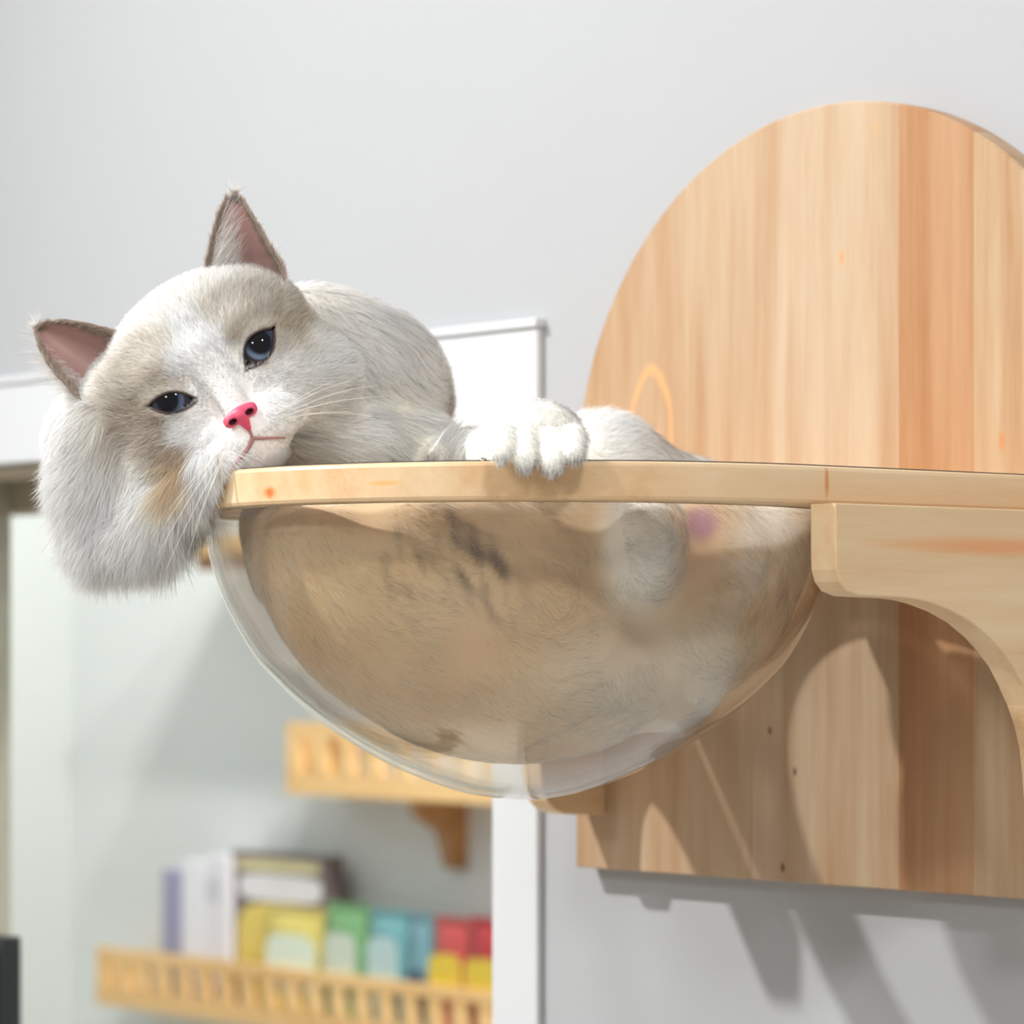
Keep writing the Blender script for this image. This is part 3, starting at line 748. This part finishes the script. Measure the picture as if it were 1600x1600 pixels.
# ---- ears
def ear(side, outline, base_fold):
    """outline: photo points from the inner base over the tip to the outer base"""
    O = []
    for (x, y) in outline:
        dx, dy = x - 344, y - 591
        O.append((dx * math.cos(ROLL) - dy * math.sin(ROLL), -dx * math.sin(ROLL) - dy * math.cos(ROLL)))
    O = np.array(O); seg = np.r_[0, np.cumsum(np.linalg.norm(np.diff(O, axis=0), axis=1))]
    tip = int(np.argmax(O[:, 1])); st = seg[tip]
    NV, NU = 30, 26
    def edge(t, lo, hi):
        sx = lo + (hi - lo) * t; return np.stack([np.interp(sx, seg, O[:, 0]), np.interp(sx, seg, O[:, 1])], -1)
    t = np.linspace(0, 1, NV); Lf = edge(t, 0, st); Rt = edge(t, seg[-1], st)
    out_v, col = [], []
    for layer in (0, 1):
        for i in range(NV):
            for j in range(NU):
                s = j / (NU - 1); q = Lf[i] * (1 - s) + Rt[i] * s
                wdt = np.linalg.norm(Rt[i] - Lf[i])
                bow = math.sin(math.pi * s)
                low = (1 - t[i])
                q = q + np.array([0, -1]) * bow * low ** 3 * base_fold
                dep = 34 - 58 * bow * min(1, wdt / 110) ** .8 * (.55 + .45 * low) - 30 * t[i] ** 1.5 + 10 * s * low
                if layer: dep -= 7 * (1 - abs(2 * s - 1) ** 3) + 1.2
                out_v.append(hp(q[0], q[1], dep - 22))
                rim = 1 - sstep(.02, .20, min(s, 1 - s) + .02 * math.sin(i * 1.7)) ; rim = max(rim, float(sstep(.82, .98, t[i])))
                inner = C8(192, 152, 144) * (1 - .2 * low) + C8(20, 0, 0) * 0
                c = inner * (1 - rim) + C8(112, 98, 90) * rim
                if not layer and low > .8: c = c * (1 - (low - .8) * 1.6)
                col.append(c if not layer else C8(150, 136, 124))
    V = np.array(out_v); F = []
    for layer in (0, 1):
        for i in range(NV - 1):
            for j in range(NU - 1):
                a = layer * NV * NU + i * NU + j; qd = (a, a + 1, a + NU + 1, a + NU)
                F.append(qd if layer else qd[::-1])
    for i in range(NV - 1):
        for j in (0, NU - 1):
            a = i * NU + j; b2 = a + NV * NU; qd = (a, a + NU, b2 + NU, b2); F.append(qd if j else qd[::-1])
    o = np_mesh('ear', cw(V), F, M_bare, cat, np.array(col))
    # ear fur
    G = V[:NV * NU].reshape(NV, NU, 3)
    def pick(iu, ju):
        i0 = np.clip(iu.astype(int), 0, NV - 2); j0 = np.clip(ju.astype(int), 0, NU - 2); a = (iu - i0)[:, None]; b = (ju - j0)[:, None]
        return (G[i0, j0] * (1 - a) * (1 - b) + G[i0 + 1, j0] * a * (1 - b) + G[i0, j0 + 1] * (1 - a) * b + G[i0 + 1, j0 + 1] * a * b), G[i0 + 1, j0] - G[i0, j0]
    nrm = np.array([0, -1.0, 0])
    # rim hair
    n_ = 3600; iu = rng.uniform(0, NV - 1.01, n_); sd = rng.integers(0, 2, n_); ju = np.where(sd, NU - 1.01 - np.abs(rng.normal(0, 1.1, n_)), np.abs(rng.normal(0, 1.1, n_)))
    p, ax = pick(iu, ju)
    out = tangent(ax / np.linalg.norm(ax, axis=1, keepdims=True) + (np.where(sd, 1, -1)[:, None] * .35) * (h_r * (1 if True else 1)), np.tile(nrm, (n_, 1)))
    fur.add(p + nrm * .0003, jit(out, .12), np.tile(nrm, (n_, 1)), rng.uniform(.002, .006, n_), .12, 0, .00032, np.tile(C8(132, 116, 104), (n_, 1)), shade=.14)
    # tip tuft
    n_ = 120; p, ax = pick(rng.uniform(NV - 5, NV - 1.05, n_), rng.uniform(0, NU - 1.1, n_))
    fur.add(p, jit(ax / np.linalg.norm(ax, axis=1, keepdims=True), .15), np.tile(nrm, (n_, 1)), rng.uniform(.006, .013, n_), .1, 0, .00026, np.tile(C8(214, 205, 192), (n_, 1)))
    # pale strands crossing the cup from the inner edge
    n_ = 900; iu = np.abs(rng.normal(0, 9, n_)).clip(0, NV - 6); w_in = rng.uniform(1.2, 7, n_); ju = w_in if side > 0 else NU - 1.1 - w_in
    p, ax = pick(iu, ju)
    dirn = jit(ax / np.linalg.norm(ax, axis=1, keepdims=True) * .8 + h_r * side * .75, .16)
    fur.add(p + nrm * .001, dirn, np.tile(nrm, (n_, 1)), rng.uniform(.008, .020, n_), .28, .02, .00024, np.tile(C8(222, 204, 190), (n_, 1)), seg=4, shade=.16)
    # base fluff covering the joint
    n_ = 2000; iu = rng.uniform(-.0, 1.6, n_); p, ax = pick(iu, rng.uniform(0, NU - 1.1, n_))
    base = jit(ax / np.linalg.norm(ax, axis=1, keepdims=True), .3); p = p - ax / np.linalg.norm(ax, axis=1, keepdims=True) * rng.uniform(.002, .010, (n_, 1))
    cc = coat(p) * .5 + .5 * C8(226, 214, 200)
    fur.add(p + nrm * .0035, base, np.tile(nrm, (n_, 1)), rng.uniform(.004, .010, n_), .3, .0, .00032, cc, shade=.06)
ear(1, [(320, 436), (322, 408), (330, 372), (341, 330), (352, 306), (364, 297), (378, 308), (394, 333), (410, 358), (424, 382), (438, 402), (447, 418), (450, 436), (447, 450)], 26)
ear(-1, [(196, 519), (165, 511), (135, 503), (100, 497), (70, 498), (52, 506), (47, 520), (55, 545), (70, 570), (86, 590), (100, 604), (112, 618), (122, 630), (130, 632)], 26)

# ---- eyes
M_eye, nt, b = mat_new('cat_eye'); a = N(nt, 'ShaderNodeAttribute', attribute_name='coat'); nt.links.new(a.outputs['Color'], b.inputs['Base Color'])
b.inputs['Roughness'].default_value = .03; b.inputs['Specular IOR Level'].default_value = .35
ER = 40
for s in (-1, 1):
    fc = 72
    nu, nv = 96, 64; V, col = [], []
    for i in range(nv + 1):
        th = math.pi / 2 * i / nv * 1.1
        for j in range(nu):
            ph = 2 * math.pi * j / nu
            x, y, z = math.sin(th) * math.cos(ph), math.sin(th) * math.sin(ph), math.cos(th)
            V.append(hp(s * 80 + x * ER, -2 + y * ER, fc + z * ER))
            rr = x * ER - s * 5; uu = y * ER - 3
            # iris with a wide dark pupil; lid shade and lit crescent painted in
            pr = math.hypot(rr / 17, (uu - 4) / 20)
            iris = C8(96, 118, 152) * (1 - .35 * sstep(14, 26, uu * -1 + 10)) + .0
            dn = float(sstep(2, 24, -uu * .8 - s * rr * .6))
            iris = C8(40, 48, 64) * (1 - dn) + (C8(112, 130, 158) if s > 0 else C8(84, 96, 122)) * dn
            k2 = float(sstep(.85, 1.2, pr)); c = C8(10, 12, 18) * (1 - k2) + iris * k2
            lim = float(sstep(23, 28, math.hypot(rr, uu))); c = c * (1 - lim) + C8(36, 32, 38) * lim
            col.append(c)
    F = [(i * nu + j, i * nu + (j + 1) % nu, (i + 1) * nu + (j + 1) % nu, (i + 1) * nu + j) for i in range(nv) for j in range(nu)]
    np_mesh('eye', cw(np.array(V)), F, M_eye, cat, np.array(col))
    # eyelids : a band from the almond opening out to the socket
    ang = math.radians(25); hw, ht, hb = 36, (20 if s > 0 else 14), (18 if s > 0 else 15)
    nt_ = 96; rings = [0, 1.5, 4, 7, 11, 16, 22]; RU, SPH, G = [], [], []
    for k, g in enumerate(rings):
        for j in range(nt_):
            ph = 2 * math.pi * j / nt_; cx_ = math.copysign(abs(math.cos(ph)) ** .9, math.cos(ph))
            x = cx_ * hw; tt = max(0, 1 - abs(cx_) ** 1.9); y = (ht if math.sin(ph) > 0 else -hb) * tt
            nx, ny = math.cos(ph) * .6, math.sin(ph); ln = math.hypot(nx, ny)
            x += nx / ln * g; y += ny / ln * g
            if k < 3 and math.cos(ph) < -.93: x -= 5 * (1 - k / 3)       # tear corner
            if k < 3 and math.cos(ph) > .95: x += 6 * (1 - k / 3)        # outer wick
            r0 = 80 + x * math.cos(ang) - y * math.sin(ang); u0 = -4 + x * math.sin(ang) + y * math.cos(ang)
            q = min(math.hypot(r0 - 80, u0 + 2) / (ER + 2.2), .999); sph = fc + (ER + 2.2) * math.sqrt(1 - q * q)
            if k == 0: sph -= 3.0
            RU.append((r0 * s, u0)); SPH.append(sph); G.append((k, g, q))
    RU = np.array(RU); w = march(RU[:, 0], RU[:, 1]); V, col = [], []
    base = coat(hpv(RU[:, 0], RU[:, 1], w))
    for i_, ((r0, u0), sph, (k, g, q)) in enumerate(zip(RU, SPH, G)):
        m_ = max(float(sstep(4, 18, g)), float(sstep(.85, .99, q)) * (k > 1)); dep = max(sph, w[i_] + .8) * (1 - m_) + (w[i_] - 2) * m_ if k > 1 else max(sph, w[i_] + 1.2 - (2.5 if k == 0 else 0))
        V.append(hp(r0, u0, dep)); lk = 1 - float(sstep(2.2, 6.5, g)); col.append(base[i_] * (1 - lk) + C8(62, 50, 48) * lk)
    F = []
    for k in range(len(rings) - 1):
        for j in range(nt_):
            j2 = (j + 1) % nt_; qd = (k * nt_ + j, k * nt_ + j2, (k + 1) * nt_ + j2, (k + 1) * nt_ + j); F.append(qd[::-1] if s > 0 else qd)
    V = np.array(V); col = np.array(col)
    np_mesh('eyelid', cw(V), F, M_skin, cat, col)
    # lid fur
    for k in range(2, len(rings) - 1):
        n_ = 620; jj = rng.integers(0, nt_, n_); tt = rng.random((n_, 1)); q0 = V[k * nt_ + jj] * (1 - tt) + V[(k + 1) * nt_ + jj] * tt
        src = hp(0, -70, 135); v = q0 - src; v = v / np.linalg.norm(v, axis=1, keepdims=True) * .9 + (q0 - hp(s * 80, -2, fc)) * 14
        nn = np.tile([[0, -1., 0]], (n_, 1)); nn = nn + (q0 - hp(s * 80, -2, fc)) * 12; nn /= np.linalg.norm(nn, axis=1, keepdims=True)
        fur.add(q0, tangent(jit(v, .15), nn), nn, rng.uniform(.0022, .0045, n_), .22, 0, .00028, coat(q0), shade=.05)

# ---- nose, mouth, whiskers
def f_nose(p):
    d = ell(p, hp(0, -76, 132), S3([29, 10, 10]) * S2, HB)
    d = smin(d, cap(p, hp(0, -82, 134), hp(0, -102, 131), 13 * S2, 5 * S2), .0022)
    for s in (-1, 1):
        d = smin(d, ell(p, hp(s * 17, -82, 133), S3([12, 8, 9]) * S2, HB), .0015)
        d = smax(d, -ell(p, hp(s * 15, -83, 143), S3([7, 4.2, 9]) * S2, HB), .0008)
    return d
NP, NQ = surface_net(f_nose, hp(0, -84, 132) - .016, hp(0, -84, 132) + .016, .0006); NP = newton(f_nose, NP, 2)
nr_, nu_, nf_ = head_rel(NP); cn = np.tile(C8(218, 80, 110), (len(NP), 1))
dk = np.maximum(blob(np.abs(nr_), nu_, 15, -83, 7, 4.5, 0, .4) * (nf_ < 141.5), 0)[:, None]; cn = cn * (1 - dk) + C8(70, 20, 34) * dk
np_mesh('nose', cw(NP), NQ, M_bare, cat, cn)
def on_faces(ru, off=0.0):
    ru = np.array(ru, float); w = march(ru[:, 0], ru[:, 1]); return hpv(ru[:, 0], ru[:, 1], w + off)
def tube(pts, rad, name, col, mat, label=None):
    pts = np.array(pts); n = len(pts); V, F = [], []
    for i in range(n):
        t = pts[min(i + 1, n - 1)] - pts[max(i - 1, 0)]; t /= np.linalg.norm(t); a = np.cross(t, [0, 1, 0.01]); a /= np.linalg.norm(a); b2 = np.cross(t, a)
        rr = rad[i] if hasattr(rad, '__len__') else rad
        for j in range(6):
            V.append(pts[i] + (a * math.cos(j * math.pi / 3) + b2 * math.sin(j * math.pi / 3)) * rr)
    for i in range(n - 1):
        for j in range(6): F.append((i * 6 + j, i * 6 + (j + 1) % 6, (i + 1) * 6 + (j + 1) % 6, (i + 1) * 6 + j))
    return np.array(V), np.array(F)
def curve_pts(c, n=26):
    c = np.array(c, float); t = np.linspace(0, len(c) - 1, n); return [np.array([np.interp(q, range(len(c)), c[:, 0]), np.interp(q, range(len(c)), c[:, 1])]) for q in t]
mv, mf, off = [], [], 0
for c, rr in (([(0, -100), (-1, -110), (-3, -120)], 3.4), ([(-3, -119), (-14, -127), (-30, -134), (-48, -139), (-58, -146)], 4.0), ([(-3, -119), (12, -128), (28, -137), (40, -144)], 3.0)):
    pts = on_faces(curve_pts(c), .8)
    v_, f_ = tube(pts, [rr * S2 * (1 - .5 * i / len(pts)) for i in range(len(pts))], 'mouth', None, None); mv.append(v_); mf.append(f_ + off); off += len(v_)
mv = np.vstack(mv); np_mesh('mouth', cw(mv), np.vstack(mf), M_bare, cat, np.tile(C8(176, 128, 126), (len(mv), 1)))
M_whisk = plain('whisker', srgb(244, 238, 224), .35, .01, 20, .5)
wv, wf, off = [], [], 0
for s in (-1, 1):
    for k in range(6):
        r0 = s * (44 + 7 * (k % 3)); u0 = -108 - 6 * (k // 2); a = on_faces([(r0, u0)])[0]
        ln = (120 + 22 * (k % 4)) * S2; dx = h_r * s * (.82 if s < 0 else .9) + h_u * (-.15 - .09 * k + (.25 if s > 0 else 0)) + h_f * (.22)
        dx = dx / np.linalg.norm(dx)
        pts = [a + dx * ln * t + np.array([0, 0, -1.0]) * ln * .18 * t * t for t in np.linspace(0, 1, 14)]
        v_, f_ = tube(pts, [.00016 * (1 - .8 * t) + .00002 for t in np.linspace(0, 1, 14)], '', None, None); wv.append(v_); wf.append(f_ + off); off += len(v_)
wk = np_mesh('whiskers', cw(np.vstack(wv)), np.vstack(wf), M_whisk, cat); wk['kind'] = 'stuff'
fo = fur.build('fur', cat)
fo['label'] = 'long soft cream and beige coat of the cat'

# ------------------------------------------------------------------ back room seen through the doorway
def bd(px, n=BW): return on_n(px, n)[0]
def bz(px, py, n=BW):
    d, Z = on_n(px, n); return zat(py, Z)
M_bw = wood('spice_shelf_wood', (srgb(240, 205, 150), srgb(230, 190, 130), srgb(214, 168, 108)), 'X')
M_bw2 = wood('shelf_support_wood', (srgb(190, 150, 105), srgb(172, 130, 88), srgb(150, 108, 70)), 'X')
SD = .085                                       # shelf depth
def rail_shelf(x_left, y_top, y_bot, d_right, label, slot_px, name='rail_shelf'):
    nf = BW - SD                                # front plane
    dL = bd(x_left, nf); zt = bz(x_left, y_top, nf); zb_ = bz(x_left, y_bot, nf); dR = d_right
    t = empty(name, W(BW, (dL + dR) / 2, zb_)); tag(t, label, 'shelf', 'wooden shelves in the back room')
    h = zt - zb_
    box_obj('shelf_board', (nf + .008, BW, dR, dL, zb_, zb_ + .012), M_bw, t, .001)
    # front rail with upright oval slots
    bm = bmesh.new(); pitch = slot_px; n_s = int((dL - dR) / pitch); fill = (dL - dR) - n_s * pitch
    add_box(bm, nf, nf + .008, dR, dL, zb_, zb_ + h * .30)
    add_box(bm, nf, nf + .008, dR, dL, zb_ + h * .80, zt)
    for k in range(n_s + 1):
        a = dL - k * pitch; w = pitch * .52
        add_box(bm, nf, nf + .008, max(a - w, dR), a, zb_ + h * .29, zb_ + h * .81)
    bm_obj('front_rail', bm, M_bw, t)
    box_obj('end_panel', (nf + .008, BW, dL - .008, dL, zb_ + .012, zt - .2 * h), M_bw, t, .001)
    return t, dL, zb_, h, nf
dR = .05
sh1, dL1, zb1, h1, nf1 = rail_shelf(150, 1478, 1568, dR, 'low wooden shelf with slotted front rail, loaded with coloured packets', .048)
sh2, dL2, zb2, h2, nf2 = rail_shelf(447, 1128, 1240, dR, 'empty wooden shelf with slotted front rail partly behind the bowl', .055)
# support under the middle shelf
def support(dc, z0, w, hh, parent):
    bm = bmesh.new(); pts = [(0, 0), (-.075, 0), (-.070, -.02), (-.035, -.04), (-.02, -hh), (0, -hh)]
    a = [bm.verts.new(W(BW + n, dc - w / 2, z0 + z)) for n, z in pts]; b_ = [bm.verts.new(W(BW + n, dc + w / 2, z0 + z)) for n, z in pts]
    bm.faces.new(a); bm.faces.new(b_[::-1])
    for i in range(len(pts)):
        j = (i + 1) % len(pts); bm.faces.new((a[i], b_[i], b_[j], a[j]))
    return bm_obj('support', bm, M_bw2, parent)
support(bd(722), zb2, .02, .085, sh2)
support(bd(560), zb1, .02, .08, sh1); support(bd(740), zb1, .02, .08, sh1)
# plain plank shelf high on the wall, its end showing between the ruff and the bowl
nf = BW - .13; dLp = bd(268, nf); zp = bz(300, 868, nf)
t = empty('plank_shelf', W(BW, dLp - .2, zp)); tag(t, 'plain wooden plank shelf whose end shows between ruff and bowl rim', 'shelf', 'wooden shelves in the back room')
box_obj('plank', (nf, BW, dLp - .55, dLp, zp, zp + .024), M_bw, t, .002)
box_obj('shaded_underside', (nf + .03, BW, dLp - .54, dLp - .012, zp - .018, zp), M_bw2, t, .001)  # darker strip stands in for the plank's shaded underside

# packets and boxes standing on the low shelf
def pack(name, label, cat_, x0, x1, ytop, depth, col, top=None, kind='box', n_off=.02, group=None, extra=()):
    n0 = nf1 + n_off; d1 = bd(x0, n0); d0 = bd(x1, n0); z0 = zb1 + .012; z1 = bz((x0 + x1) / 2, ytop, n0)
    M = plain(name + '_card', srgb(*col), .45, .02, 30, .4); c = W(n0 + depth / 2, (d0 + d1) / 2, z0)
    t = empty(name, c); tag(t, label, cat_, group)
    if kind == 'box': box_obj('carton', (n0, n0 + depth, d0, d1, z0, z1), M, t, .0015)
    elif kind == 'pouch':
        # stand-up pouch: thick at the foot, pinched to a crimped top seam
        V, F = [], []; nz, nx_ = 14, 12
        prof_ = [math.sqrt(max(0, 1 - (k / nz) ** 2.4)) for k in range(nz + 1)]
        for side in (0, 1):
            for k in range(nz + 1):
                for j in range(nx_ + 1):
                    a = j / nx_; b_ = math.sin(math.pi * a) ** .6 if 0 < a < 1 else 0
                    th = depth / 2 * (prof_[k] * b_) + .0006
                    V.append(W(n0 + depth / 2 + (th if side else -th), d0 + (d1 - d0) * a, z0 + (z1 - z0) * k / nz))
        w_ = nx_ + 1; tot = (nz + 1) * w_
        for side in (0, 1):
            for k in range(nz):
                for j in range(nx_):
                    q = side * tot + k * w_ + j; f = (q, q + 1, q + w_ + 1, q + w_); F.append(f if side else f[::-1])
        for k in range(nz):
            for j in (0, nx_): q = k * w_ + j; F.append((q, q + w_, tot + q + w_, tot + q))
        for k in (0, nz):
            for j in range(nx_): q = k * w_ + j; F.append((q, q + 1, tot + q + 1, tot + q))
        mesh_obj('pouch_body', V, F, M, t, True)
        box_obj('top_seam', (n0 + depth / 2 - .001, n0 + depth / 2 + .001, d0, d1, z1 - .004, z1 + .003), M, t)
    else:          # round tub
        rr = (d1 - d0) / 2; bm = bmesh.new()
        bmesh.ops.create_cone(bm, cap_ends=True, segments=32, radius1=rr * .94, radius2=rr, depth=(z1 - z0) * .9, matrix=Matrix.Translation(W(n0 + rr, (d0 + d1) / 2, z0 + (z1 - z0) * .45)))
        bm_obj('tub_wall', bm, M, t)
        bm = bmesh.new(); bmesh.ops.create_cone(bm, cap_ends=True, segments=32, radius1=rr * 1.04, radius2=rr * 1.02, depth=(z1 - z0) * .1, matrix=Matrix.Translation(W(n0 + rr, (d0 + d1) / 2, z0 + (z1 - z0) * .95)))
        bm_obj('lid', bm, plain(name + '_lid', srgb(*(top or col)), .4, .01), t)
    for (nm, a0, a1, b0, b1, c2) in extra:     # printed panels: fractions of width and height on the front face
        dd1 = d1 - (d1 - d0) * a0; dd0 = d1 - (d1 - d0) * a1; zz0 = z0 + (z1 - z0) * b0; zz1 = z0 + (z1 - z0) * b1
        off = -.0008 if kind == 'box' else (-.0004)
        if kind == 'tub': continue
        # rounded panel
        K = 24; V = [W(n0 + off, (dd0 + dd1) / 2 + (dd1 - dd0) / 2 * math.copysign(abs(math.cos(q)) ** .5, math.cos(q)), (zz0 + zz1) / 2 + (zz1 - zz0) / 2 * math.copysign(abs(math.sin(q)) ** .5, math.sin(q))) for q in np.linspace(0, 2 * math.pi, K, endpoint=False)]
        V2 = [v + Vector((0, .0007, 0)) for v in V]
        F = [tuple(range(K))] + [tuple(range(K, 2 * K))[::-1]] + [(i, (i + 1) % K, K + (i + 1) % K, K + i) for i in range(K)]
        mesh_obj(nm, V + V2, F, plain(name + '_' + nm, srgb(*c2), .45, .02, 25, .4), t)
    return t
G = 'packets and boxes on the low slotted shelf'
pack('thin_box', 'narrow slate-blue box at the far left of the packets', 'box', 253, 282, 1360, .04, (150, 150, 178), group=G)
pack('tall_box', 'tall white carton between the slate-blue box and the dark-edged packet', 'box', 284, 318, 1346, .045, (226, 226, 232), group=G)
pack('tall_box', 'tall white carton with pale grey patch touching the dark-edged packet', 'box', 320, 356, 1338, .045, (222, 220, 226), group=G, extra=(('grey_patch', .1, .7, .7, .86, (198, 198, 206)),))
pack('treat_bag', 'large packet with dark brown edges, white band and yellow lower half', 'packet', 361, 508, 1334, .03, (112, 100, 98), group=G, n_off=.03,
     extra=(('cream_top_stripe', .06, .95, .885, .96, (205, 195, 150)), ('white_band', .09, .97, .70, .87, (222, 220, 222)), ('yellow_field', .07, .97, .03, .69, (220, 196, 100))))
pack('pouch', 'yellow pouch with pale oval printed on it, before the large packet', 'packet', 408, 498, 1422, .022, (216, 200, 112), kind='pouch', n_off=.009, group=G, extra=(('pale_oval', .08, .95, .25, .78, (214, 224, 206)),))
pack('pouch', 'green pouch with pale round print right of the yellow pouch', 'packet', 500, 566, 1416, .024, (118, 166, 116), kind='pouch', n_off=.009, group=G, extra=(('pale_disc', .1, .85, .3, .78, (196, 206, 190)),))
pack('pouch', 'teal pouch with light panel next to the green pouch', 'packet', 568, 628, 1426, .024, (112, 164, 170), kind='pouch', n_off=.009, group=G, extra=(('light_panel', .08, .9, .2, .8, (176, 200, 200)),))
pack('pouch', 'teal-topped pouch with navy block left of the red tubs', 'packet', 630, 666, 1432, .022, (110, 150, 160), kind='pouch', n_off=.009, group=G, extra=(('navy_block', .1, .95, .1, .55, (62, 76, 104)),))
pack('pouch', 'red pouch with wide yellow band beside the navy-blocked pouch', 'packet', 668, 722, 1438, .026, (182, 78, 76), kind='pouch', n_off=.009, group=G, extra=(('yellow_band', .03, .97, .38, .72, (214, 186, 62)),))
pack('pouch', 'dark red pouch with yellow band cut off by the door casing', 'packet', 724, 790, 1440, .026, (168, 52, 58), kind='pouch', n_off=.009, group=G, extra=(('yellow_band', .03, .97, .36, .70, (206, 180, 64)),))
# slim black panel standing against the casing, lower left
nb = WN - .060; d0 = bd(35, nb + .018); z1 = bz(20, 1466, nb)
t = empty('black_panel', W(nb, d0, ZF)); tag(t, 'slim black upright panel at the lower left edge of the doorway', 'panel')
bm = bmesh.new(); add_box(bm, nb, nb + .018, d0, d0 + .22, ZF, z1, .003, 3)
bm_obj('panel_body', bm, plain('black_lacquer', srgb(34, 38, 42), .35, .05, 20), t)
bm = bmesh.new(); add_box(bm, nb - .003, nb, d0 + .008, d0 + .212, z1 - .5, z1 - .012, .001); bm_obj('screen', bm, plain('dark_screen', srgb(70, 74, 78), .2, .05, 20), t)
bm = bmesh.new(); add_box(bm, nb - .05, WN - .02, d0 + .02, d0 + .20, ZF, ZF + .02, .002); bm_obj('base', bm, plain('black_base', srgb(34, 38, 42), .35, .05, 20), t)
